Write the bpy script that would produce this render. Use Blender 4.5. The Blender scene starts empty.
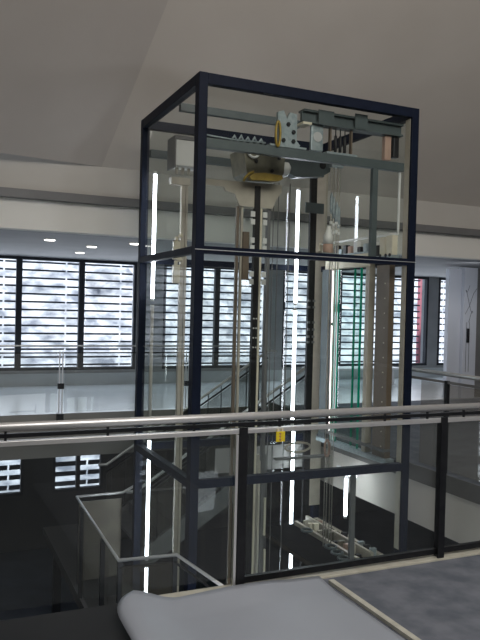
import bpy, bmesh, math, random
from mathutils import Vector, Matrix
random.seed(7)
C = bpy.context.scene.collection
PI = math.pi

# ------------------------------------------------------------------ materials
def mat(name, col, rough=0.5, metal=0.0, col2=None, scale=8.0, detail=4.0, bump=0.0, emit=0.0, ecol=None, spec=0.5, stretch=None):
    m = bpy.data.materials.new(name); m.use_nodes = True
    nt = m.node_tree; N = nt.nodes; L = nt.links
    b = N['Principled BSDF']
    tc = N.new('ShaderNodeTexCoord'); mp = N.new('ShaderNodeMapping')
    if stretch: mp.inputs['Scale'].default_value = stretch
    L.new(tc.outputs['Object'], mp.inputs['Vector'])
    n = N.new('ShaderNodeTexNoise'); n.inputs['Scale'].default_value = scale; n.inputs['Detail'].default_value = detail
    L.new(mp.outputs['Vector'], n.inputs['Vector'])
    r = N.new('ShaderNodeValToRGB')
    c2 = col2 if col2 else tuple(min(1, c*1.12) for c in col)
    r.color_ramp.elements[0].color = (*col, 1); r.color_ramp.elements[1].color = (*c2, 1)
    r.color_ramp.elements[0].position = .35; r.color_ramp.elements[1].position = .65
    L.new(n.outputs['Fac'], r.inputs['Fac']); L.new(r.outputs['Color'], b.inputs['Base Color'])
    b.inputs['Roughness'].default_value = rough; b.inputs['Metallic'].default_value = metal
    b.inputs['Specular IOR Level'].default_value = spec
    if bump:
        bp = N.new('ShaderNodeBump'); bp.inputs['Strength'].default_value = bump; bp.inputs['Distance'].default_value = .02
        L.new(n.outputs['Fac'], bp.inputs['Height']); L.new(bp.outputs['Normal'], b.inputs['Normal'])
    if emit:
        b.inputs['Emission Color'].default_value = (*(ecol or col), 1); b.inputs['Emission Strength'].default_value = emit
    return m

def glass(name, tint=(.93, .96, .95), refl=.06, rough=.0, haze=0.0, hazecol=(.5, .5, .5)):
    m = bpy.data.materials.new(name); m.use_nodes = True
    nt = m.node_tree; N = nt.nodes; L = nt.links
    N.remove(N['Principled BSDF'])
    out = N['Material Output']
    t = N.new('ShaderNodeBsdfTransparent'); g = N.new('ShaderNodeBsdfGlossy')
    # faint cloudiness in the tint, as on real panes
    n = N.new('ShaderNodeTexNoise'); n.inputs['Scale'].default_value = 2.0
    tc = N.new('ShaderNodeTexCoord'); L.new(tc.outputs['Object'], n.inputs['Vector'])
    mx = N.new('ShaderNodeMixRGB'); mx.inputs['Color1'].default_value = (*tint, 1)
    mx.inputs['Color2'].default_value = (*[c*.96 for c in tint], 1)
    L.new(n.outputs['Fac'], mx.inputs['Fac']); L.new(mx.outputs['Color'], t.inputs['Color'])
    g.inputs['Roughness'].default_value = rough
    lw = N.new('ShaderNodeLayerWeight'); lw.inputs['Blend'].default_value = .25
    mr = N.new('ShaderNodeMapRange'); mr.inputs['To Min'].default_value = refl; mr.inputs['To Max'].default_value = min(1, refl*6)
    L.new(lw.outputs['Facing'], mr.inputs['Value'])
    mix = N.new('ShaderNodeMixShader')
    L.new(mr.outputs['Result'], mix.inputs['Fac']); L.new(t.outputs['BSDF'], mix.inputs[1]); L.new(g.outputs['BSDF'], mix.inputs[2])
    last = mix
    if haze:
        d = N.new('ShaderNodeBsdfDiffuse'); d.inputs['Color'].default_value = (*hazecol, 1)
        m2 = N.new('ShaderNodeMixShader'); m2.inputs['Fac'].default_value = haze
        L.new(mix.outputs['Shader'], m2.inputs[1]); L.new(d.outputs['BSDF'], m2.inputs[2]); last = m2
    L.new(last.outputs['Shader'], out.inputs['Surface'])
    return m

M = {}
M['navy'] = mat('navy painted steel', (.005, .009, .022), .55, .0, (.007, .012, .028), 12, spec=.15)
M['dark'] = mat('dark steel', (.012, .013, .016), .4, .3, (.02, .021, .024), 20)
M['bolt_dark'] = mat('black drilled rail', (.008, .008, .009), .5, .2)
M['teal'] = mat('grey green painted steel', (.085, .108, .112), .45, .0, (.10, .125, .13), 10)
M['steel'] = mat('brushed stainless', (.74, .74, .74), .36, .65, (.82, .82, .82), 30, stretch=(1, 30, 30))
M['galv'] = mat('galvanised plate', (.30, .36, .38), .4, .3, (.42, .48, .5), 25)
M['beige'] = mat('beige primed steel', (.50, .45, .37), .5, .0, (.57, .52, .43), 8)
M['cream'] = mat('cream enamelled steel', (.78, .71, .55), .45, .0, (.85, .78, .62), 6)
M['brown'] = mat('brown steel panel', (.16, .12, .085), .45, .0, (.19, .145, .105), 6)
M['duskbeige'] = mat('mottled brown beige panel', (.17, .155, .125), .35, 0, (.23, .21, .17), 5)
M['matt'] = mat('matt black sheet', (.006, .006, .007), .95, 0, (.012, .012, .012), 9, spec=.02)
M['brown_d'] = mat('dark brown trim', (.085, .08, .072), .6)
M['olive'] = mat('oily olive casing', (.17, .16, .12), .4, .2, (.26, .245, .18), 9)
M['brass'] = mat('golden yellow', (.30, .20, .03), .35, .2, (.42, .29, .05), 14)
M['white'] = mat('white enamel', (.84, .84, .81), .4, .0, (.88, .88, .85), 5)
M['tube'] = mat('lit fluorescent tube', (.95, .95, 1), .4, 0, emit=20, ecol=(.86, .9, 1.0))
M['strip_glow'] = mat('dim glowing strip', (.9, .85, .88), .4, 0, emit=4.5, ecol=(1, .86, .9))
M['tube_off'] = mat('unlit fluorescent tube', (.5, .48, .42), .4)
M['plaster'] = mat('white plaster wall', (.60, .555, .50), .85, 0, (.64, .595, .54), .8)
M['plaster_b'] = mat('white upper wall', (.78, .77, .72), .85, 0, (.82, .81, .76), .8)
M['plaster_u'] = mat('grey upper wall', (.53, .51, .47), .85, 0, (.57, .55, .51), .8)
M['plaster_fold'] = mat('shaded plaster fold', (.53, .49, .45), .85, 0, (.57, .53, .49), .8)  # darker copy of the plaster, the fold's shade put into its colour
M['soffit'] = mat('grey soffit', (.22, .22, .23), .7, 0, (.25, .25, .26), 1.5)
M['beam'] = mat('grey painted beam', (.16, .16, .16), .6, 0, (.19, .19, .19), 2)
M['col'] = mat('grey concrete column', (.36, .37, .38), .8, 0, (.42, .43, .44), 3, bump=.05)
M['paneldoor'] = mat('blue grey door leaf', (.58, .61, .68), .55, 0, (.62, .65, .72), 2)
M['wallin'] = mat('painted interior wall', (.40, .39, .37), .8, 0, (.43, .42, .40), 1.5)
M['lowwall'] = mat('dark lower wall', (.05, .052, .055), .8, 0, (.065, .066, .068), 1.5)  # dark colour carries the shade of the lower storey
M['lowfloor'] = mat('dark lower carpet', (.06, .072, .092), .85, 0, (.075, .09, .112), 3)  # blue grey carpet, darkened to hold the lower storey's shade
M['galfloor'] = mat('pale glossy gallery floor', (.58, .62, .64), .25, 0, (.66, .70, .72), 1.2)
M['fascia'] = mat('grey slab edge', (.27, .265, .25), .7, 0, (.30, .295, .28), 1.2)
M['fascia_b'] = mat('beige slab edge', (.50, .46, .41), .7, 0, (.55, .51, .45), 1.2)
M['carpet'] = mat('worn blue grey carpet', (.12, .135, .165), .9, 0, (.20, .215, .25), 6, detail=8, bump=.3, spec=.2)
M['plain'] = mat('black rubber floor', (.007, .008, .009), .7, 0, (.010, .011, .012), 4)  # near black colour for the left part of the floor
M['trim'] = mat('pale edge strip', (.50, .48, .40), .5, 0, (.58, .56, .47), 12)
M['sheet'] = mat('grey white plastic sheet', (.37, .40, .46), .38, 0, (.41, .44, .50), 1.2)
M['edging'] = mat('pale wooden lath', (.52, .51, .44), .6, 0, (.62, .61, .53), 15)
M['frame'] = mat('dark window frame', (.02, .025, .035), .5, 0, (.026, .03, .042), 8)
M['louver'] = mat('dark louver blade', (.055, .065, .09), .5, .2, (.08, .09, .115), 5)
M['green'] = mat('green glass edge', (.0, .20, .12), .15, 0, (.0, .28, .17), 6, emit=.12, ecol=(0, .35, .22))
M['red'] = mat('faded red paint', (.36, .10, .13), .6, 0, (.42, .14, .17), 6)
M['rope'] = mat('steel rope', (.50, .47, .41), .4, .4, (.62, .58, .5), 60)
M['copper'] = mat('pinkish plastic', (.50, .33, .26), .5, 0, (.56, .38, .3), 9)
M['yellow'] = mat('yellow card tag', (.80, .62, .02), .5, 0, (.88, .70, .03), 9)
M['tread'] = mat('stair tread', (.11, .115, .12), .6, 0, (.14, .145, .15), 9)
M['ledge'] = mat('white sill board', (.72, .73, .78), .4)
M['cable'] = mat('black cable', (.01, .01, .012), .5)
M['whitecable'] = mat('dark thin wire', (.06, .065, .08), .5)
M['spot'] = mat('lit downlight lens', (.9, .9, .9), .3, emit=5, ecol=(1, .96, .88))
M['glass_shaft'] = glass('shaft glass', (.90, .93, .91), .035)
M['glass_rail'] = glass('balustrade glass', (.70, .74, .74), .03, haze=.045, hazecol=(.46, .5, .53))  # haze mixes a veil of reflected glare into the pane
M['glass_far'] = glass('far balustrade glass', (.85, .88, .88), .05, haze=.12, hazecol=(.6, .58, .52))  # pale haze carries the reflections on the far panes
M['glass_win'] = glass('window glass', (.93, .96, .98), .03)
M['glass_door'] = glass('greenish door glass', (.80, .92, .88), .012)
M['glass_guard'] = glass('landing guard glass', (.55, .57, .56), .05, haze=.10, hazecol=(.33, .30, .24))
M['grille'] = glass('perforated sheet', (.62, .60, .58), .02, haze=.30, hazecol=(.42, .39, .34))

# ------------------------------------------------------------------ geometry helpers
class MB:
    def __init__(s): s.bm = bmesh.new()
    def box(s, x0, x1, y0, y1, z0, z1, bev=0.0):
        x0, x1 = sorted((x0, x1)); y0, y1 = sorted((y0, y1)); z0, z1 = sorted((z0, z1))
        vs = [s.bm.verts.new((x, y, z)) for x in (x0, x1) for y in (y0, y1) for z in (z0, z1)]
        fs = [s.bm.faces.new([vs[i] for i in f]) for f in ((0,1,3,2),(4,6,7,5),(0,4,5,1),(2,3,7,6),(0,2,6,4),(1,5,7,3))]
        if bev:
            es = list({e for f in fs for e in f.edges})
            bmesh.ops.bevel(s.bm, geom=es, offset=bev, segments=2, affect='EDGES', profile=.5)
        return s
    def bar(s, a, b, w, h, up=(0, 0, 1)):
        a, b = Vector(a), Vector(b); d = (b-a).normalized(); u = Vector(up)
        r = d.cross(u)
        if r.length < 1e-4: r = d.cross(Vector((1, 0, 0)))
        r.normalize(); u = r.cross(d).normalized()
        vs = []
        for p in (a, b):
            for sx, sy in ((-1,-1),(1,-1),(1,1),(-1,1)):
                vs.append(s.bm.verts.new(p + r*sx*w/2 + u*sy*h/2))
        for f in ((0,1,2,3),(7,6,5,4),(0,4,5,1),(1,5,6,2),(2,6,7,3),(3,7,4,0)):
            s.bm.faces.new([vs[i] for i in f])
        return s
    def tube(s, pts, r, n=10, cap=True, closed=False):
        P = [Vector(p) for p in pts]; rings = []
        m = len(P)
        prev = None
        for i, p in enumerate(P):
            if closed: d = (P[(i+1) % m]-P[i-1]).normalized()
            elif i == 0: d = (P[1]-P[0]).normalized()
            elif i == m-1: d = (P[-1]-P[-2]).normalized()
            else: d = ((P[i+1]-p).normalized()+(p-P[i-1]).normalized()).normalized()
            if prev is None:
                u = d.cross(Vector((0, 0, 1)))
                if u.length < 1e-3: u = d.cross(Vector((1, 0, 0)))
            else: u = prev - d*prev.dot(d)
            u.normalize(); prev = u; v = d.cross(u)
            rr = r[i] if isinstance(r, (list, tuple)) else r
            rings.append([s.bm.verts.new(p + (u*math.cos(2*PI*k/n)+v*math.sin(2*PI*k/n))*rr) for k in range(n)])
        rng = range(m) if closed else range(m-1)
        for i in rng:
            A, B = rings[i], rings[(i+1) % m]
            for k in range(n):
                f = s.bm.faces.new((A[k], A[(k+1) % n], B[(k+1) % n], B[k])); f.smooth = True
        if cap and not closed:
            s.bm.faces.new(rings[0][::-1]); s.bm.faces.new(rings[-1])
        return s
    def quad(s, a, b, c, d):
        s.bm.faces.new([s.bm.verts.new(p) for p in (a, b, c, d)]); return s
    def poly(s, pts, y0, y1):
        """prism: outline in x,z extruded along y"""
        A = [s.bm.verts.new((x, y0, z)) for x, z in pts]; B = [s.bm.verts.new((x, y1, z)) for x, z in pts]
        n = len(pts)
        s.bm.faces.new(A); s.bm.faces.new(B[::-1])
        for i in range(n): s.bm.faces.new((A[i], B[i], B[(i+1) % n], A[(i+1) % n]))
        return s
    def build(s, name, m, parent=None, loc=None):
        bmesh.ops.recalc_face_normals(s.bm, faces=s.bm.faces)
        me = bpy.data.meshes.new(name)
        if parent is not None:
            w = Vector((0, 0, 0)); q = parent
            while q is not None: w += q.location; q = q.parent
            bmesh.ops.translate(s.bm, verts=s.bm.verts, vec=-w)
        elif loc is not None:
            bmesh.ops.translate(s.bm, verts=s.bm.verts, vec=-Vector(loc))
        s.bm.to_mesh(me); s.bm.free()
        o = bpy.data.objects.new(name, me); C.objects.link(o)
        if loc is not None and parent is None: o.location = loc
        if parent is not None: o.parent = parent
        me.materials.append(M[m] if isinstance(m, str) else m)
        return o

def tag(o, label, cat, group=None, kind=None):
    o['label'] = label; o['category'] = cat
    if group: o['group'] = group
    if kind: o['kind'] = kind
    return o
def empty(name, loc, label=None, cat=None, group=None):
    o = bpy.data.objects.new(name, None); C.objects.link(o); o.location = loc; o.empty_display_size = .1
    if label: tag(o, label, cat, group)
    return o
def struct(o): o['kind'] = 'structure'; return o
def root_struct(name, loc): return struct(empty(name, loc))
def copy_tree(o, parent=None):
    c = o.copy(); C.objects.link(c)
    if parent is not None: c.parent = parent
    for ch in list(o.children): copy_tree(ch, c)
    return c

# ------------------------------------------------------------------ the setting
LOW = -3.2
# photographer's floor, edge of the opening at y = 3.6
struct(MB().box(.96, 14, -3, 3.56, -.5, 0).build('floor', 'carpet'))
struct(MB().box(-3, .959, -3, 3.66, -.5, 0).build('floor_dark', 'plain'))
struct(MB().box(1.15, 4.74, 3.56, 3.66, -.5, .012, .004).build('trim_1', 'trim'))
# gallery to the right of the shaft
struct(MB().box(4.74, 14, 3.66, 8.3, -.62, -.02).box(5.05, 14, 8.3, 10.3, -.62, -.02).build('floor_right', 'fascia_b'))
struct(MB().box(4.72, 4.735, 3.66, 8.3, -.17, 0).build('trim_2', 'brown_d'))
struct(MB().box(4.735, 14, 3.67, 8.3, -.019, 0).box(5.05, 14, 8.3, 10.29, -.019, 0).build('floor_right_carpet', 'carpet'))
# gallery across the opening
struct(MB().box(-3, 14, 10.31, 14, -.6, 0).build('floor_far', 'galfloor'))
struct(MB().box(-3, 5.04, 10.28, 10.309, -.62, .01).build('trim_3', 'fascia'))
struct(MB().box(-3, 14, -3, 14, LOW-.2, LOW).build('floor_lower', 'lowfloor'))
# upper wall over the opening, with its grey beam, fold and soffit
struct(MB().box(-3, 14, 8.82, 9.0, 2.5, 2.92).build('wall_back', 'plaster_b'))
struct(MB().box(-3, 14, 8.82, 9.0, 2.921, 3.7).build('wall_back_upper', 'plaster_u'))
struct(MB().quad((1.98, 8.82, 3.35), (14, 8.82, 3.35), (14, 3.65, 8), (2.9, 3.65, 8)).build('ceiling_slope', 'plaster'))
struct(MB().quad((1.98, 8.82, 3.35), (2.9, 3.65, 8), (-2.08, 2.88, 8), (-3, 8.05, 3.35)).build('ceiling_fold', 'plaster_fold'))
struct(MB().box(-3, 14, 8.72, 8.82, 2.86, 2.97, .01).build('trim_4', 'beam'))
struct(MB().box(-3, 14, 9.0, 14.2, 2.5, 2.62).build('ceiling_far', 'soffit'))
struct(MB().box(-3, 14, -3, 9, 8, 8.2).build('ceiling', 'plaster'))
struct(MB().box(-3.2, -3, -3, 14.2, LOW, 8).build('wall_left', 'wallin'))
struct(MB().box(14, 14.2, -3, 14.2, LOW, 8).build('wall_right', 'wallin'))
struct(MB().box(-3, 14, -3.2, -3, LOW, 8).build('wall_rear', 'wallin'))
# window wall at y = 14 : sill wall, columns between the windows
WALL_T = .25
struct(MB().box(-3, 14, 13.97, 13.999, 0, .24).build('baseboard_far', 'galfloor'))
wb = MB().box(-3, 14, 14, 14+WALL_T, 0, .3)
for a, b in ((-3, -.8), (3.92, 4.5), (6.94, 7.32), (8.45, 8.82), (11.40, 11.72), (12.4, 14)): wb.box(a, b, 14, 14+WALL_T, .3, 2.5)
struct(wb.build('wall_window', 'col'))
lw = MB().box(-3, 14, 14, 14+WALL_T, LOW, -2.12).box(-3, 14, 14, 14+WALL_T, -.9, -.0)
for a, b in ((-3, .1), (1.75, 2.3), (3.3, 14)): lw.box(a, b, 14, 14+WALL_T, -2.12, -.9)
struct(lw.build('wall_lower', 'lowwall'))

def window(n, x0, x1, z0, z1, pitch=.157, blade=.036, mull=()):
    r = root_struct('window_%d' % n, ((x0+x1)/2, 14.05, z0))
    f = MB(); t = .055
    f.box(x0, x0+t, 13.99, 14.09, z0, z1).box(x1-t, x1, 13.99, 14.09, z0, z1)
    f.box(x0+t, x1-t, 13.99, 14.09, z0, z0+t).box(x0+t, x1-t, 13.99, 14.09, z1-t, z1)
    for mx in mull: f.box(mx-.04, mx+.04, 13.99, 14.09, z0+t, z1-t)
    f.build('window_frame', 'frame', r)
    MB().quad((x0+t, 14.04, z0+t), (x1-t, 14.04, z0+t), (x1-t, 14.04, z1-t), (x0+t, 14.04, z1-t)).build('pane', 'glass_win', r)
    b = MB(); z = z0+.08
    while z < z1-.03:
        b.bar((x0, 14.33, z), (x1-.27, 14.33, z), .012, blade, up=(0, -.35, 1)).bar((x1-.235, 14.33, z), (x1, 14.33, z), .012, blade, up=(0, -.35, 1)); z += pitch
    b.build('louver_blades', 'louver', r)
    return r
wx = [(-.8, .4), (.4, 1.6), (1.6, 2.8), (2.8, 3.92), (4.5, 5.72), (5.72, 6.94), (7.32, 8.45), (8.82, 10.04), (10.04, 11.40), (11.72, 12.4)]
for i, (a, b) in enumerate(wx): window(i+1, a, b, .3, 2.5)
window(11, .1, 1.75, -2.12, -.9, .2, .105, (.95,)); window(12, 2.3, 3.3, -2.12, -.9, .2, .105, (2.8,))  # lower blades thickened to dim the daylight in these windows

# hillside outside, bright with daylight
hm = mat('sunlit stone and scrub slope', (.27, .29, .33), .95, 0, (.97, .98, 1), 1.4, detail=10, stretch=(1, 1, 2.2))
h = MB(); nx, nz = 60, 24
grid = [[h.bm.verts.new((-12+44*i/nx, 21.5+.22*j+.5*math.sin(i*1.7+j*.9)+.35*random.random(), -6+.62*j+.25*random.random())) for j in range(nz+1)] for i in range(nx+1)]
for i in range(nx):
    for j in range(nz): h.bm.faces.new((grid[i][j], grid[i+1][j], grid[i+1][j+1], grid[i][j+1])).smooth = True
ho = h.build('hillside', hm); ho['kind'] = 'structure'
struct(MB().box(-20, 35, 14.8, 40, -6.2, -6).build('ground_outside', 'col'))

# ------------------------------------------------------------------ glazed lift shaft
X0, X1, Y0, Y1, ZT = 2.205, 4.66, 5.95, 7.85, 3.735
P = .085
sh = empty('lift_shaft', ((X0+X1)/2, (Y0+Y1)/2, LOW), 'glass box lift shaft with a navy blue steel frame rising through the opening', 'lift shaft')
for (x, y) in ((X0, Y0), (X1-P, Y0), (X0, Y1-P), (X1-P, Y1-P)):
    MB().box(x, x+P, y, y+P*1.25 if y == Y0 else y+P, LOW, ZT, .004).build('post', 'navy', sh)
def ring(name, z0, z1, w=.075):
    e = .0008
    MB().box(X0+P, X1-P, Y0+e, Y0+w, z0, z1, .003).build(name, 'navy', sh)
    MB().box(X0+P, X1-P, Y1-w, Y1-e, z0, z1, .003).build(name, 'navy', sh)
    MB().box(X0+e, X0+w, Y0+P*1.25, Y1-P, z0, z1, .003).build(name, 'navy', sh)
    MB().box(X1-w, X1-e, Y0+P*1.25, Y1-P, z0, z1, .003).build(name, 'navy', sh)
ring('top_beam', ZT-.1, ZT-.001); ring('transom', 2.095, 2.165); ring('floor_beam', -.06, .02); ring('base_beam', LOW, LOW+.12)
# thin steel strip standing in for the highlight along the transom
MB().box(X0-.006, X1+.006, Y0-.006, Y0+.0, 2.128, 2.134).build('transom_highlight', 'steel', sh)
for z0, z1 in ((2.165, ZT-.1), (.02, 2.095), (LOW+.12, -.06)):
    g = .03
    MB().quad((X0+P, Y0+g, z0), (X1-P, Y0+g, z0), (X1-P, Y0+g, z1), (X0+P, Y0+g, z1)).build('front_pane', 'glass_shaft', sh)
    MB().quad((X0+P, Y1-g, z0), (X1-P, Y1-g, z0), (X1-P, Y1-g, z1), (X0+P, Y1-g, z1)).build('rear_pane', 'glass_shaft', sh)
    MB().quad((X0+g, Y0+P, z0), (X0+g, Y1-P, z0), (X0+g, Y1-P, z1), (X0+g, Y0+P, z1)).build('side_pane', 'glass_shaft', sh)
    if z0 > 2: MB().quad((X1-g, Y0+P, z0), (X1-g, Y1-P, z0), (X1-g, Y1-P, z1), (X1-g, Y0+P, z1)).build('side_pane', 'glass_shaft', sh)
# inner linings of the posts, cream, catching the tube light
MB().box(X1-P-.007, X1-P-.001, Y0+.03, Y0+.105, -.9, ZT-.11).build('post_lining', 'beige', sh)
MB().box(X1-P-.10, X1-.005, Y1-P-.02, Y1-P-.001, -.9, ZT-.12).build('post_lining', 'beige', sh)
MB().box(3.2, X1-P-.11, Y1-.075, Y1-.06, -.40, -.10).build('rear_band', 'fascia', sh)  # plain grey band across the rear face, below the floor beam
# grey green cross beam behind the front glass and its short upright
MB().box(X0+P, X1-P, Y0+.12, Y0+.19, 3.09, 3.18, .004).build('cross_beam', 'teal', sh)
MB().box(4.185, 4.25, Y0+.12, Y0+.17, 2.16, 3.09, .003).build('upright', 'teal', sh)
MB().box(X0+.11, 3.7, 6.78, 6.84, 3.60, 3.68, .004).build('cross_beam', 'teal', sh)
MB().box(X0+P, X1-P, Y1-.14, Y1-.08, 3.30, 3.39, .004).build('cross_beam', 'teal', sh)

# ------------------------------------------------------------------ fluorescent tubes in the shaft
def tube_light(x, y, z0, z1, label, lit=True, group='tube lights fixed in the lift shaft'):
    t = empty('tube_light', (x, y, z0), label, 'tube light', group)
    MB().tube([(x, y, z0+.03), (x, y, z1-.03)], .019, 12).build('tube', 'tube' if lit else 'tube_off', t)
    for z in (z0, z1-.03): MB().tube([(x, y, z), (x, y, z+.03)], .021, 12).build('end_cap', 'white', t)
    MB().box(x-.012, x+.012, y+.021, y+.032, z0+.01, z1-.01).build('batten', 'beam', t)
    return t
LX, LY = 2.32, 7.62
tube_light(LX, LY, 1.66, 3.12, 'lit white tube in the top left of the shaft, crossing the transom')
tube_light(LX, LY, .16, 1.62, 'unlit tube on the left of the shaft, below the uppermost lit one', False)
tube_light(LX, LY, -1.29, .11, 'lit white tube low on the left of the shaft, below the handrail')
tube_light(LX, LY, -2.8, -1.34, 'lowest lit tube on the left, just above the curled corner of the sheet')
MX, MY = 4.195, 7.69
tube_light(MX, MY, 1.66, 3.12, 'lit tube in the upper middle of the shaft, beside the hoist machine')
tube_light(MX, MY, .16, 1.62, 'lit tube in the middle of the shaft, between the transom and the handrail')
tube_light(MX+.02, MY, -1.27, .11, 'lit middle tube straight below the yellow tag, under the handrail')
tube_light(MX+.03, MY, -2.75, -1.31, 'lowest lit tube in the middle, just above the pale floor edge')
tube_light(4.50, 6.90, -.82, -.32, 'short bright upright at the lower right, under a slanted bar above the car roof')  # emissive upright, makes a T with the bar below
tl = empty('bright_bar', (4.49, 6.9, -.31), 'short bright horizontal strip forming a T with the upright at lower right', 'strip light')
MB().tube([(4.49, 6.70, -.285), (4.49, 7.08, -.285)], .02, 10).build('strip', 'tube', tl)
MB().box(4.475, 4.505, 6.70, 7.08, -.263, -.24).build('housing', 'white', tl)

# ------------------------------------------------------------------ hoist machine, guide frame, ropes
hm_ = empty('hoist_machine', (3.12, 6.62, 2.86), 'olive hoist motor casing with a golden lit underside hanging under the cross beam', 'hoist machine')
MB().poly([(2.88, 3.22), (3.36, 3.26), (3.34, 3.0), (3.26, 2.93), (3.0, 2.92), (2.92, 2.98)], 6.45, 6.80).build('casing', 'olive', hm_)
MB().tube([(3.34, 6.6, 3.09), (3.44, 6.6, 3.08), (3.47, 6.6, 3.07)], [.07, .085, .06], 18).build('motor_end', 'white', hm_)
MB().poly([(2.93, 2.93), (2.96, 2.90), (3.26, 2.915), (3.31, 2.945), (3.30, 2.975), (3.1, 2.985), (2.98, 2.97)], 6.40, 6.449).build('lit_band', 'brass', hm_)  # gold colour stands in for the yellow light under the casing
MB().tube([(2.98, 6.41, 2.985), (2.93, 6.41, 2.96), (2.89, 6.41, 2.92), (2.87, 6.41, 2.88)], .014, 8).build('bent_pipe', 'brass', hm_)
MB().tube([(2.98+.06*math.cos(a*PI/8), 6.42, 3.19+.06*math.sin(a*PI/8)) for a in range(16)], .014, 8, closed=True).build('lifting_ring', 'white', hm_)
for x, z in ((3.02, 3.1), (3.2, 3.02), (3.28, 3.16)):
    MB().tube([(x, 6.43, z), (x, 6.449, z)], .018, 10).build('bolt', 'dark', hm_)
gb = empty('gearbox_bracket', (3.7, 6.8, 3.05), 'grey steel motor bracket jutting right from the hoist machine', 'bracket')
MB().poly([(3.48, 3.22), (4.06, 3.29), (4.05, 3.14), (3.95, 3.08), (3.62, 3.04), (3.5, 3.09)], 6.7, 6.82).build('plate', 'teal', gb)
MB().tube([(3.95, 6.69, 3.2), (3.95, 6.7, 3.2)], .04, 14).build('boss', 'dark', gb)

gf = empty('counterweight_track', (3.1, 6.62, LOW), 'beige shouldered head plate with dark and olive guide rails running down the shaft', 'guide rail')
MB().poly([(2.42, 2.90), (3.40, 2.92), (3.40, 2.84), (3.34, 2.76), (3.30, 2.66), (2.92, 2.66), (2.86, 2.78), (2.76, 2.80), (2.74, 2.84), (2.42, 2.84)], 6.60, 6.63).build('head_plate', 'beige', gf)
MB().box(2.905, 2.935, 6.64, 6.67, LOW, 2.66).build('guide_rail', 'brown', gf)
MB().box(2.952, 2.975, 6.63, 6.66, LOW, 2.66).build('guide_rail', 'beige', gf)
MB().box(3.085, 3.145, 6.58, 6.598, LOW, 2.88).box(3.10, 3.13, 6.60, 6.66, LOW, 2.65).build('centre_rail', 'bolt_dark', gf)
MB().box(3.150, 3.172, 6.58, 6.62, LOW, 2.65).build('centre_rail_edge', 'cream', gf)
MB().box(3.27, 3.30, 6.64, 6.70, LOW, 2.66).build('guide_rail', 'beam', gf)
for z in (2.58, 2.50, 2.31, 2.23, 1.96, 1.88):
    for x in (3.055, 3.195): MB().box(x-.024, x+.024, 6.555, 6.57, z-.026, z+.03, .003).build('rail_clip', 'white', gf)  # white colour stands for the square reflections on the clamps
for z in (1.5, 1.4, 1.3, 1.2):
    for x in (3.10, 3.13): MB().tube([(x, 6.57, z), (x, 6.58, z)], .008, 8).build('bolt', 'white', gf)
MB().box(2.97, 3.04, 6.60, 6.66, 1.9, 2.4, .005).build('rail_shoe', 'brown', gf)
# chain running beside the rails low down
MB().tube([(3.22, 6.6, LOW+.05), (3.22, 6.6, .0)], .014, 8).build('chain', 'rope', gf)
MB().box(3.29, 3.31, 6.6, 6.62, -.8, -.4).box(3.30, 3.32, 6.6, 6.62, -1.5, -.95).build('marker_strip', 'cream', gf)

gp = empty('guide_post', (3.75, 7.2, LOW), 'pair of beige guide posts on the lower right of the tall black front post', 'guide post')
MB().box(3.55, 3.60, 7.3, 7.36, LOW, -.1).build('post', 'beige', gp)
MB().box(3.63, 3.65, 7.3, 7.34, LOW, -.1).build('post', 'beam', gp)
MB().box(3.53, 3.67, 7.29, 7.37, LOW, LOW+.02).build('foot_plate', 'beam', gp)

rr = empty('guide_rail', (4.42, 7.68, LOW), 'wide dark guide rail with bolts, near the back right corner post', 'guide rail')
MB().box(4.36, 4.45, 7.66, 7.70, LOW, 3.30).build('rail', 'bolt_dark', rr)
for z in (1.72, 1.64, 1.45, 1.36, 1.27, 1.20):
    for x in (4.37, 4.44): MB().box(x-.016, x+.016, 7.645, 7.66, z-.014, z+.014).build('fish_plate_bolt', 'beam', rr)
MB().box(4.28, 4.55, 7.655, 7.659, 2.82, 2.95).build('rail_bracket', 'teal', rr)

rl = empty('guide_rail', (2.55, 7.3, LOW), 'beige guide rail with limit switches left of the front corner post', 'guide rail')
MB().box(2.53, 2.57, 7.3, 7.35, LOW, 2.98).box(2.575, 2.60, 7.29, 7.32, LOW, 2.98).build('rail', 'beige', rl)
MB().box(2.40, 2.62, 7.28, 7.36, 2.94, 3.02, .004).build('rail_bracket', 'beige', rl)
for z0 in (2.12, 1.86):
    s_ = MB().box(2.435, 2.51, 7.24, 7.30, z0, z0+.20, .006).build('limit_switch', 'cream', rl)
    MB().tube([(2.47, 7.27, z0+.20), (2.47, 7.27, z0+.25)], .02, 10).tube([(2.49, 7.26, z0+.25), (2.53, 7.26, z0+.27)], .02, 10).build('roller_arm', 'cream', s_)

cb = empty('control_box', (2.52, 7.2, 3.12), 'white control cabinet in the upper left of the shaft', 'control box')
MB().box(2.40, 2.70, 7.15, 7.38, 3.12, 3.40, .01).build('housing', 'white', cb)
MB().box(2.385, 2.40, 7.14, 7.40, 3.10, 3.44).box(2.40, 2.71, 7.14, 7.40, 3.402, 3.44).build('backing_frame', 'beam', cb)
for x in (2.45, 2.52, 2.59): MB().tube([(x, 7.26, 3.05), (x, 7.26, 3.118)], .018, 8).build('cable_gland', 'beige', cb)

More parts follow.
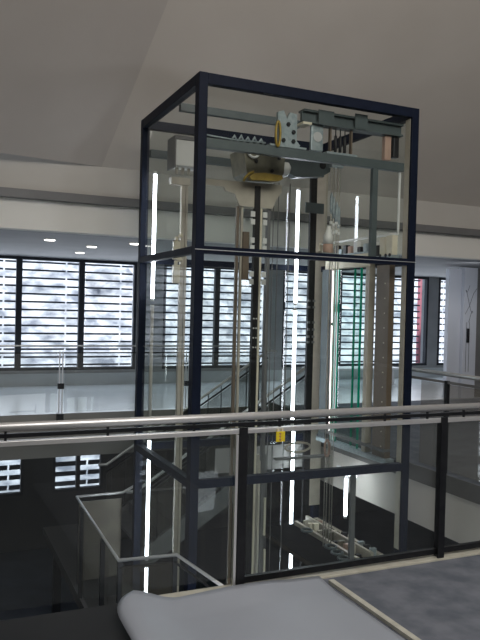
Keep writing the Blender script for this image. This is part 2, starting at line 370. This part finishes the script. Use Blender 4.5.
# lifting beam and its fittings at the top right
lb = empty('hoist_support', (3.95, 6.14, 3.5), 'grey green lifting beam under the shaft top at right, with hanger plates', 'lifting beam')
MB().box(3.36, 4.56, 6.08, 6.20, 3.57, 3.59).box(3.36, 4.56, 6.08, 6.20, 3.46, 3.48).box(3.36, 4.56, 6.12, 6.16, 3.48, 3.57).build('channel', 'teal', lb)
MB().box(3.52, 3.70, 6.07, 6.079, 3.455, 3.60).build('splice_plate', 'teal', lb)
MB().box(3.95, 4.10, 6.07, 6.079, 3.47, 3.62).build('splice_plate', 'teal', lb)
MB().box(3.34, 3.44, 6.06, 6.21, 3.435, 3.458).build('end_stop', 'cream', lb)
MB().box(3.47, 3.61, 6.12, 6.16, 3.20, 3.458, .01).build('hanger_plate', 'galv', lb)
MB().tube([(3.54, 6.11, 3.34), (3.54, 6.17, 3.34)], .05, 14).build('hanger_pin', 'steel', lb)
MB().box(4.36, 4.44, 6.12, 6.18, 3.20, 3.458, .008).build('end_bracket', 'copper', lb)
MB().box(4.47, 4.54, 6.12, 6.18, 3.24, 3.458, .008).build('end_bracket', 'dark', lb)
hp = empty('bracket_plate', (3.23, 6.3, 3.2), 'pale bolted bracket plate standing on the cross beam left of the lifting beam', 'bracket')
MB().poly([(3.15, 3.18), (3.36, 3.18), (3.39, 3.22), (3.35, 3.26), (3.35, 3.52), (3.27, 3.53), (3.24, 3.46), (3.2, 3.54), (3.14, 3.52), (3.13, 3.3)], 6.24, 6.28).build('plate', 'galv', hp)
for x, z in ((3.25, 3.41), (3.31, 3.34), (3.2, 3.25), (3.31, 3.25)): MB().tube([(x, 6.225, z), (x, 6.239, z)], .022, 6).build('bolt', 'dark', hp)
MB().box(3.05, 3.45, 6.22, 6.32, 3.181, 3.2).build('foot', 'galv', hp)
ys = empty('lifting_sling', (3.13, 6.2, 3.2), 'yellow lifting sling hanging in a narrow loop beside the pale bracket plate', 'sling')
MB().tube([(3.115+.024*math.cos(a*PI/10), 6.20, 3.30+.12*math.sin(a*PI/10)) for a in range(20)], .013, 8, closed=True).build('loop', 'brass', ys)
hp.location += Vector((-.06, -.15, .003)); ys.location += Vector((-.05, -.145, 0))
rc = empty('rope_clamps', (2.8, 6.3, 3.2), 'row of pale cable clamps lying along the cross beam', 'cable clamp')
for k in range(5):
    x = 2.72+.07*k
    MB().tube([(x-.03, 6.16, 3.19), (x, 6.16, 3.24+.01*(k % 2)), (x+.03, 6.16, 3.19)], .012, 8).build('clamp', 'galv', rc)
MB().tube([(2.36, 6.16, 3.215), (2.7, 6.16, 3.20), (3.05, 6.16, 3.21)], .008, 6).build('cable', 'galv', rc)

rc.location += Vector((-.09, -.05, 0))
sv = empty('rope_springs', (3.83, 6.14, 3.2), 'three dark rope springs between brown straps under the lifting beam', 'rope springs')
for x in (3.765, 3.82, 3.875): MB().tube([(x, 6.14, 3.215), (x, 6.14, 3.225), (x, 6.14, 3.375), (x, 6.14, 3.385)], [.010, .016, .016, .010], 12).tube([(x, 6.14, 3.386), (x, 6.14, 3.455)], .006, 8).build('spring', 'cable', sv)
for x in (3.69, 3.94): MB().box(x, x+.015, 6.12, 6.16, 3.206, 3.455).build('side_strap', 'brown', sv)
MB().box(3.64, 4.0, 6.09, 6.19, 3.182, 3.205).build('base', 'galv', sv)
rp = empty('hoist_ropes', (4.08, 6.6, LOW), 'bundle of pale steel hoist ropes hanging down right of centre', 'rope')
for k, x in enumerate((4.015, 4.045, 4.085, 4.115)):
    MB().tube([(x, 6.6, 3.17), (x, 6.6, 2.4), (x+.01, 6.6, -1.0)], .006, 6).build('rope', 'rope', rp)
    MB().tube([(x, 6.6, 2.90-.05*k), (x, 6.6, 2.86-.05*k), (x, 6.6, 2.70-.05*k), (x, 6.6, 2.66-.05*k)], [.006, .018, .018, .006], 10).build('rope_socket', 'galv', rp)
    for z in (2.55, 2.46): MB().box(x-.012, x+.012, 6.585, 6.615, z-.02*(k % 2), z+.03-.02*(k % 2)).build('rope_clip', 'white', rp)
MB().box(3.99, 4.14, 6.57, 6.63, 3.17, 3.2).build('rope_plate', 'galv', rp)
th = empty('trailing_cable', (3.55, 6.9, LOW), 'thin grey trailing cables hanging between the guide rails and the middle tube', 'cable')
for x in (3.46, 3.52, 3.66): MB().tube([(x, 6.9, 3.0), (x, 6.9, LOW)], .005, 6).build('cable', 'beam', th)

# ------------------------------------------------------------------ landing door on the right face of the shaft
ld = empty('landing_door', (4.53, 6.9, 0), 'glass lift landing door with green edges and a cream header', 'lift door')
MB().box(4.50, 4.57, 6.54, 7.50, 2.11, 2.26, .004).build('header', 'cream', ld)
MB().box(4.49, 4.57, 7.40, 7.55, .0, 2.11).build('jamb', 'teal', ld)
MB().box(4.49, 4.57, 6.53, 6.60, .0, 2.11).build('jamb', 'beige', ld)
MB().box(4.50, 4.57, 6.17, 6.41, .0, 2.11, .004).build('side_panel', 'brown', ld)
for z in [.15+.16*k for k in range(12)]: MB().tube([(4.494, 6.24, z), (4.499, 6.24, z)], .007, 8).build('rivet', 'cream', ld)
for ya, yb, x in ((6.72, 7.19, 4.515), (6.64, 6.90, 4.55)):
    p_ = MB().quad((x, ya, .03), (x, yb, .03), (x, yb, 2.1), (x, ya, 2.1)).build('door_panel', 'glass_door', ld)
    MB().box(x-.012, x+.012, yb-.002, yb+(.11 if x < 4.53 else .01), .03, 2.1).build('green_edge', 'green', p_)
    MB().box(x-.012, x+.012, ya-.008, ya+.006, .03, 2.1).build('green_edge', 'green', p_)
sc_ = MB().box(4.525, 4.55, 7.33, 7.36, .08, 2.10).build('strip_channel', 'beige', ld)
MB().tube([(4.515, 7.345, .1), (4.515, 7.345, 2.09)], .009, 8).build('glow_strip', 'strip_glow', sc_)  # thin emissive line beside the green door edge
MB().tube([(4.511, 7.345, 1.42), (4.511, 7.345, 1.46)], .02, 8).build('strip_joint', 'beam', sc_)
MB().box(4.46, 4.57, 6.1, 7.55, -.02, .03).build('sill', 'galv', ld)
MB().box(4.47, 4.56, 6.16, 7.52, .10, .13).build('toe_rail', 'beam', ld)
dh = empty('door_operator', (4.5, 6.6, 2.27), 'row of cream and dark door operator parts on top of the cream door header', 'door operator')
MB().box(4.48, 4.56, 6.10, 6.53, 2.175, 2.21).box(4.49, 4.56, 6.53, 7.45, 2.265, 2.28).build('mounting_rail', 'galv', dh)
for y, w, h_, m_ in ((6.11, .11, .21, 'cream'), (6.24, .10, .20, 'cream'), (6.37, .05, .12, 'dark'), (6.44, .06, .16, 'white')):
    MB().box(4.48, 4.55, y, y+w, 2.211, 2.211+h_, .006).build('switch_housing', m_, dh)
for y, h_, m_ in ((6.60, .09, 'galv'), (6.72, .06, 'dark'), (6.80, .13, 'white'), (6.92, .08, 'copper'), (7.02, .10, 'dark'), (7.12, .06, 'galv'), (7.22, .11, 'dark'), (7.33, .07, 'cream')):
    MB().box(4.49, 4.55, y, y+.07, 2.281, 2.281+h_, .006).build('roller_housing', m_, dh)
for y in (6.15, 6.22, 6.32): MB().tube([(4.474, y, 2.21), (4.4795, y, 2.21)], .02, 10).build('roller', 'dark', dh)
fr = empty('inner_frame', (4.6, 6.1, 2.42), 'bright cream L shaped frame edge along the upper right of the shaft', 'frame')
MB().box(4.540, 4.558, 6.10, 6.12, 2.451, 3.085).build('upright', 'white', fr)
MB().box(4.540, 4.558, 6.10, 7.70, 2.43, 2.45).build('rail', 'white', fr)
MB().box(4.53, 4.565, 7.701, 7.715, 2.36, 2.46).build('corner_clip', 'cream', fr)
bt = empty('oil_bottle', (3.66, 6.2, 2.156), 'white oil bottle with a pinkish lower half standing on the transom ledge', 'bottle')
MB().tube([(3.66, 6.06, 2.18), (3.66, 6.06, 2.19), (3.66, 6.06, 2.27)], [.045, .05, .05], 16).build('lower_body', 'copper', bt)
MB().tube([(3.66, 6.06, 2.271), (3.66, 6.06, 2.35), (3.66, 6.06, 2.39), (3.67, 6.06, 2.45)], [.05, .047, .03, .02], 16).build('upper_body', 'white', bt)
MB().box(3.58, 3.74, 6.01, 6.11, 2.166, 2.179).build('drip_tray', 'galv', bt)
lp = empty('cable_loop', (3.9, 6.4, .05), 'pale cable loop hanging low in the shaft behind the second handrail bar', 'cable')
MB().tube([(3.62+.15*math.cos(a*PI/12), 6.5, .14+.05*math.sin(a*PI/12)) for a in range(24)], .012, 8, closed=True).build('loop', 'beige', lp)
MB().tube([(3.95+.03*math.cos(a*PI/8), 6.45, .12+.09*math.sin(a*PI/8)) for a in range(16)], .012, 8, closed=True).build('small_loop', 'copper', lp)
MB().box(3.35, 4.0, 6.46, 6.54, .021, .04).build('tray', 'beam', lp)

# ------------------------------------------------------------------ lift car waiting one storey down
ca = empty('lift_car', (4.0, 6.9, LOW), 'glazed lift car standing one storey down, machinery on its roof', 'lift car')
cx0, cx1, cy0, cy1, cz = 3.72, 4.50, 6.12, 7.58, -1.05
MB().box(cx0, cx1, cy0, cy1, cz-.06, cz).build('roof', 'matt', ca)
for x, w_, h_ in ((cx1-.05, .05, .06), (cx1-.17, .03, .10), (cx1-.33, .04, .05)): MB().box(x, x+w_, cy0, cy1-.05, cz+.001, cz+h_).build('roof_rail', 'beige', ca)
MB().box(cx1-.04, cx1, cy0, cy1, cz-.26, cz-.061).build('door_header', 'brown', ca)
for x in (cx0, cx1-.05):
    for y in (cy0, cy1-.05): MB().box(x, x+.05, y, y+.05, LOW+.13, cz-.27).build('corner_post', 'beige', ca)
MB().box(cx0, cx1, cy0, cy1, LOW+.1, LOW+.129).build('car_floor', 'beam', ca)
MB().quad((cx0, cy0+.02, LOW+.13), (cx1, cy0+.02, LOW+.13), (cx1, cy0+.02, cz-.27), (cx0, cy0+.02, cz-.27)).build('car_pane', 'glass_door', ca)
for k in range(22):
    y = 6.18+.056*k; hgt = random.choice((.05, .07, .09, .12)); x = cx1-(.13, .28)[k % 2]
    MB().box(x, x+.07, y, y+.045, cz+.002, cz+hgt, .006).build('roof_fitting', random.choice(('beige', 'galv', 'dark', 'copper', 'cream', 'olive')), ca)
for k in range(4):
    y = 6.25+.13*k+(.4 if k > 2 else 0)
    MB().tube([(4.07+.06*math.cos(a*PI/8), y+.06*math.sin(a*PI/8), cz+.03+.02*k) for a in range(16)], .014, 8, closed=True).build('roof_cable', 'teal', ca)
MB().box(4.05, 4.10, 6.10, 6.14, -1.04, -.02).build('hanger', 'beam', ca)

# ------------------------------------------------------------------ guard railing in front
RY = 3.6
gr = empty('guard_railing', (1.6, RY, 0), 'stainless handrail with dark posts and glass infill along the near floor edge', 'railing')
MB().tube([(-2.9, RY, .988), (4.7, RY, .988)], .0225, 16).build('handrail', 'steel', gr)
MB().box(-2.9, 4.7, RY-.012, RY+.012, .935, .955).build('mid_rail', 'dark', gr)
MB().box(-2.9, 4.7, RY-.02, RY+.02, .893, .92, .003).build('glass_clamp_rail', 'steel', gr)
MB().box(1.67, 4.7, RY+.0, RY+.03, .03, .065).build('bottom_rail', 'dark', gr)
px = [-2.62, -1.20, .22, 1.64, 3.07, 4.5]
for i, x in enumerate(px):
    MB().box(x-.025, x+.025, RY-.03, RY-.0205, .012, .93).box(x-.012, x+.012, RY-.0205, RY+.03, .012, .89).build('post', 'dark', gr)
    if x == 1.64: MB().box(x-.045, x-.03, RY-.028, RY-.022, .012, .89).build('post_edge', 'steel', gr)
for x in (-2.0, -.7, .36, .87, 1.35, 1.88, 2.2, 2.62, 2.95, 3.25, 3.8, 4.3):
    MB().box(x-.006, x+.006, RY-.006, RY+.006, .92, .968).build('rail_bracket', 'dark', gr)
for a, b in zip(px[:-1], px[1:]):
    MB().quad((a+.03, RY+.01, .067), (b-.03, RY+.01, .067), (b-.03, RY+.01, .892), (a+.03, RY+.01, .892)).build('glass_panel', 'glass_rail', gr)
tg = empty('warning_tag', (1.87, RY-.03, .84), 'small yellow tag with dark red marks hanging on the railing glass', 'tag')
MB().box(1.842, 1.90, RY-.035, RY-.031, .838, .898, .003).build('card', 'yellow', tg)
mk = MB()
for z, w in ((.886, .013), (.878, .008), (.869, .014), (.861, .006), (.852, .013), (.845, .008)): mk.box(1.868-w/2, 1.868+w/2, RY-.0358, RY-.0351, z-.002, z+.003)
mk.build('printed_marks', 'red', tg)
MB().box(1.85, 1.862, RY-.034, RY-.0215, .896, .912).box(1.878, 1.89, RY-.034, RY-.0215, .896, .912).build('clip', 'cream', tg)

# ------------------------------------------------------------------ railing on the gallery across the opening
fr_ = empty('guard_railing', (1.7, 10.24, 0), 'far glass railing with thin double rails in front of the louvered windows', 'railing')
MB().tube([(-2.9, 10.22, 1.0), (5.0, 10.22, 1.0)], .013, 10).build('handrail', 'steel', fr_)
MB().tube([(-2.9, 10.22, .90), (5.0, 10.22, .90)], .010, 10).build('lower_rail', 'dark', fr_)
for x in (-2.0, -.1, 1.77, 3.7):
    MB().box(x-.03, x-.014, 10.21, 10.23, -.2, .92).box(x+.014, x+.03, 10.21, 10.23, -.2, .92).build('post', 'steel', fr_)
    MB().box(x-.045, x+.045, 10.20, 10.24, .38, .46).build('post_clamp', 'dark', fr_)
    MB().box(x-.045, x+.045, 10.20, 10.279, -.12, .02).build('post_clamp', 'dark', fr_)
for a, b in ((-2.0, -.1), (-.1, 1.77), (1.77, 3.7), (3.7, 5.0)):
    MB().quad((a+.05, 10.22, .04), (b-.05, 10.22, .04), (b-.05, 10.22, .89), (a+.05, 10.22, .89)).build('glass_panel', 'glass_far', fr_)
# railing along the right gallery edge
rg = empty('guard_railing', (4.75, 5.0, 0), 'railing beside the shaft on the right gallery with dark perforated infill', 'railing')
MB().tube([(4.76, 3.75, .995), (4.76, 6.14, .995)], .022, 12).build('handrail', 'steel', rg)
MB().box(4.75, 4.77, 3.75, 6.14, .90, .925).build('mid_rail', 'beam', rg)
for y in (4.1, 5.52): MB().box(4.74, 4.78, y-.018, y+.018, 0, .93).build('post', 'dark', rg)
for a, b in ((4.14, 5.48), (5.56, 5.92)):
    MB().quad((4.76, a, .03), (4.76, b, .03), (4.76, b, .895), (4.76, a, .895)).build('infill_panel', 'grille', rg)

# ------------------------------------------------------------------ staircase rising behind the shaft
st = empty('staircase', (3.7, 9.2, -1.6), 'straight grey stair flight climbing to the right behind the shaft', 'staircase')
for k in range(10):
    x = 2.5+.25*k; z = -1.6+.16*(k+1)
    MB().box(x, x+.28, 8.52, 10.0, z-.04, z).box(x+.26, x+.28, 8.52, 10.0, z, z+.12).build('tread', 'tread', st)
for y in (8.47, 10.03): MB().bar((2.45, y, -1.65), (5.02, y, 0-.02), .04, .24).build('stringer', 'beam', st)
for y, nm in ((8.46, 'near_handrail'), (10.04, 'far_handrail')):
    a = Vector((2.42, y, -.72)); b = Vector((5.0, y, .93))
    h_ = MB().tube([a-Vector((.12, 0, 0.0)), a, b, b+Vector((.15, 0, 0))], .021, 10).build(nm, 'steel', st)
    off = Vector((0, 0, .11))
    MB().tube([a-off, b-off], .014, 8).build('lower_rail', 'dark', h_)
    for k in range(12):
        p = a.lerp(b, (k+.3)/12)
        MB().tube([p, p-Vector((0, 0, .84))], .008, 6).build('baluster', 'dark', h_)
    MB().quad(a-off*1.3, b-off*1.3, b-off*7, a-off*7).build('infill_panel', 'glass_guard', h_)

lg = empty('stair_landing', (1.85, 8.0, LOW), 'dark half landing left of the shaft, its edge guarded by a U shaped rail', 'landing')
MB().box(1.56, 2.17, 5.86, 10.2, -1.72, -1.6).box(2.17, 2.28, 8.4, 10.2, -1.72, -1.6).build('slab', 'lowwall', lg)
for y in (6.2, 9.6): MB().box(1.62, 1.72, y, y+.1, LOW, -1.721).build('support_post', 'dark', lg)
ug = empty('landing_guard', (1.6, 6.8, -1.6), 'steel U shaped guard rail around the half landing, lower left of the shaft', 'guard rail')
zr = -.585
MB().tube([(2.33, 7.98, zr+.10), (2.12, 7.97, zr), (1.58, 7.95, zr), (1.53, 5.84, zr), (2.04, 5.80, zr), (2.16, 4.95, zr)], .015, 10).build('handrail', 'steel', ug)
MB().box(1.61, 2.10, 7.945, 7.955, -1.55, zr-.06).build('beige_panel', 'duskbeige', ug)
MB().quad((1.555, 5.9, -1.55), (1.585, 7.9, -1.55), (1.585, 7.9, zr-.04), (1.555, 5.9, zr-.04)).build('glass_panel', 'glass_guard', ug)
MB().quad((1.56, 5.84, -1.55), (2.03, 5.81, -1.55), (2.03, 5.81, zr-.06), (1.56, 5.84, zr-.06)).build('glass_panel', 'glass_guard', ug)
MB().tube([(1.54, 5.86, zr-.07), (2.03, 5.82, zr-.07), (2.14, 5.0, zr-.07)], .012, 8).build('lower_rail', 'dark', ug)
for p in ((1.545, 6.5), (1.57, 7.6), (1.55, 5.87), (2.03, 5.82)): MB().box(p[0]-.02, p[0]+.02, p[1]-.02, p[1]+.02, -1.6, zr-.02).build('post', 'dark', ug)

# ------------------------------------------------------------------ right hand background : grey door panel, sill, pole
dp = empty('partition_panel', (9.0, 10.5, 0), 'tall blue grey partition panel with looping wires and a dark pull handle, far right', 'panel')
MB().box(8.99, 9.29, 10.45, 10.55, .0, 2.46, .006).build('side_leaf', 'paneldoor', dp)
MB().box(9.30, 9.62, 10.38, 10.55, .0, 2.49, .006).build('door_leaf', 'paneldoor', dp)
MB().box(9.63, 11.5, 10.45, 10.55, .0, 2.49).build('dark_leaf', 'beam', dp)
MB().box(9.38, 9.43, 10.345, 10.375, 1.06, 1.33, .006).build('handle', 'dark', dp)
MB().tube([(9.42+.09*math.sin(k*PI/10), 10.37, 1.45+.75*k/20+.1*math.sin(k*.6)) for k in range(21)], .0035, 6).tube([(9.33, 10.37, 1.60), (9.42, 10.37, 1.75), (9.52, 10.37, 2.0), (9.6, 10.37, 2.1)], .0035, 6).tube([(9.37, 10.37, .5), (9.37, 10.37, 1.45)], .0035, 6).tube([(9.44, 10.37, .5), (9.44, 10.37, 1.45)], .0035, 6).build('wires', 'whitecable', dp)
sb = tag(MB().box(7.4, 9.6, 12.6, 13.2, .34, .38, .005).box(7.5, 7.56, 12.7, 13.1, 0, .34).box(9.4, 9.46, 12.7, 13.1, 0, .34).build('window_bench', 'ledge', loc=(8.5, 12.9, 0)), 'long low white bench under the windows at the right', 'bench')
po = tag(MB().tube([(12.1, 15.2, -6), (12.1, 15.2, 5)], .07, 12).build('red_pole', 'red', loc=(12.1, 15.2, -6)), 'faded red pole outside the window at the right of the shaft', 'pole')
for (x, y), lab in (((1.53, 9.93), 'leftmost lit downlight in the grey soffit, above the left windows'), ((2.27, 10.67), 'lit downlight in the grey soffit, second from the left'), ((2.36, 12.03), 'lit downlight in the grey soffit, lowest in the picture near the window head'), ((2.69, 9.74), 'lit downlight in the grey soffit, right beside the left edge of the shaft')):
    d = empty('downlight', (x, y, 2.48), lab, 'downlight', 'downlights in the far soffit')
    MB().tube([(x, y, 2.488), (x, y, 2.4985)], .085, 18).build('rim', 'white', d)
    MB().tube([(x, y, 2.478), (x, y, 2.487)], .07, 18).build('lens', 'spot', d)

# ------------------------------------------------------------------ sheet and lath on the carpet
s = MB(); nu, nv = 40, 60
def sheet_pt(u, v):
    # u : left to right, v : near to far
    xl = .865+.055*v+.06*max(0, (v-.93)/.07)**2.5; x = xl+(2.14-xl)*u
    yfar = 3.545-.05*max(0, .12-u); y = .9+(yfar-.9)*v
    z = .012+.006*math.sin(7*u+3*v)
    lift = (.5-.5*math.cos(min(1, max(0, 1-u/.26))*PI))*max(0, (v-.3)/.7)
    fa = max(0, (v-.93)/.07)
    z += .085*lift*min(1, .55+u/.12)+.022*fa+.014*fa*max(0, math.sin(u*5-.9))
    return (x-.03*lift, y, z)
vs = [[s.bm.verts.new(sheet_pt(i/nu, j/nv)) for j in range(nv+1)] for i in range(nu+1)]
for i in range(nu):
    for j in range(nv): s.bm.faces.new((vs[i][j], vs[i+1][j], vs[i+1][j+1], vs[i][j+1])).smooth = True
so = s.build('protective_sheet', 'sheet', loc=(1.5, 2.2, .0))
md = so.modifiers.new('thick', 'SOLIDIFY'); md.thickness = .004; md.offset = 1
tag(so, 'pale grey plastic sheet lying on the carpet with a curled left corner', 'sheet')
ll = tag(MB().bar((2.19, 3.49, .012), (2.18, 1.2, .012), .035, .02).build('sheet_edging', 'edging', loc=(2.185, 2.4, 0)), 'pale narrow lath lying along the right edge of the grey sheet', 'edging')  # added strip standing for the sheet's own thick pale edge

# ------------------------------------------------------------------ light
w = bpy.data.worlds.new('World'); bpy.context.scene.world = w; w.use_nodes = True
nt = w.node_tree; bg = nt.nodes['Background']
tc = nt.nodes.new('ShaderNodeTexCoord'); sx = nt.nodes.new('ShaderNodeSeparateXYZ'); rmp = nt.nodes.new('ShaderNodeValToRGB')
nt.links.new(tc.outputs['Generated'], sx.inputs[0]); nt.links.new(sx.outputs['Z'], rmp.inputs['Fac'])
rmp.color_ramp.elements[0].color = (.85, .9, 1, 1); rmp.color_ramp.elements[1].color = (.6, .75, 1, 1)
nt.links.new(rmp.outputs['Color'], bg.inputs['Color']); bg.inputs['Strength'].default_value = 1.6
def sun(e, rot):
    l = bpy.data.lights.new('sun', 'SUN'); l.energy = e; l.angle = .05; o = bpy.data.objects.new('sun', l); C.objects.link(o); o.rotation_euler = rot
sun(4.0, (math.radians(32), 0, math.radians(-20)))
def area(name, loc, target, sx_, sy_, e, col):
    l = bpy.data.lights.new(name, 'AREA'); l.shape = 'RECTANGLE'; l.size = sx_; l.size_y = sy_; l.energy = e; l.color = col
    o = bpy.data.objects.new(name, l); C.objects.link(o); o.location = loc
    o.rotation_euler = (Vector(target)-Vector(loc)).to_track_quat('-Z', 'Y').to_euler()
area('ceiling_fill', (2.5, -1.2, 6.2), (6.0, 8.8, .6), 6, 3, 360, (1, .955, .91))  # added fill lamp under the closed ceiling, out of view
area('window_fill', (7, 13.85, 1.5), (7, 4, -.3), 13, 1.8, 110, (.85, .92, 1))  # added lamp just inside the windows, reinforcing their daylight

area('panel_fill', (8.6, 9.2, 2.35), (9.4, 10.5, 1.1), .6, .3, 6, (.92, .95, 1))  # added fill lamp to brighten the partition panel
area('lower_fill', (1.5, 3.0, -1.0), (3.5, 12, -2.5), 5, .8, 48, (.88, .94, 1))  # added fill lamp under the near slab, lifts the dark lower storey
# ------------------------------------------------------------------ camera
F, yaw, pitch, roll = 698.3, math.radians(24.113), math.radians(-.93), math.radians(1.4155)
f = Vector((math.sin(yaw)*math.cos(pitch), math.cos(yaw)*math.cos(pitch), math.sin(pitch)))
r = Vector((math.cos(yaw), -math.sin(yaw), 0)); u = r.cross(f)
r2 = r*math.cos(roll)+u*math.sin(roll); u2 = -r*math.sin(roll)+u*math.cos(roll)
cam = bpy.data.cameras.new('camera'); co = bpy.data.objects.new('camera', cam); C.objects.link(co)
cam.sensor_fit = 'VERTICAL'; cam.sensor_height = 36; cam.lens = F/640*36; cam.clip_start = .05; cam.clip_end = 200
co.matrix_world = Matrix(((r2.x, u2.x, -f.x, 0), (r2.y, u2.y, -f.y, 0), (r2.z, u2.z, -f.z, 1.6), (0, 0, 0, 1)))
sc = bpy.context.scene; sc.camera = co
sc.view_settings.view_transform = 'Standard'
sc.cycles.transparent_max_bounces = 32
sc.cycles.max_bounces = 8
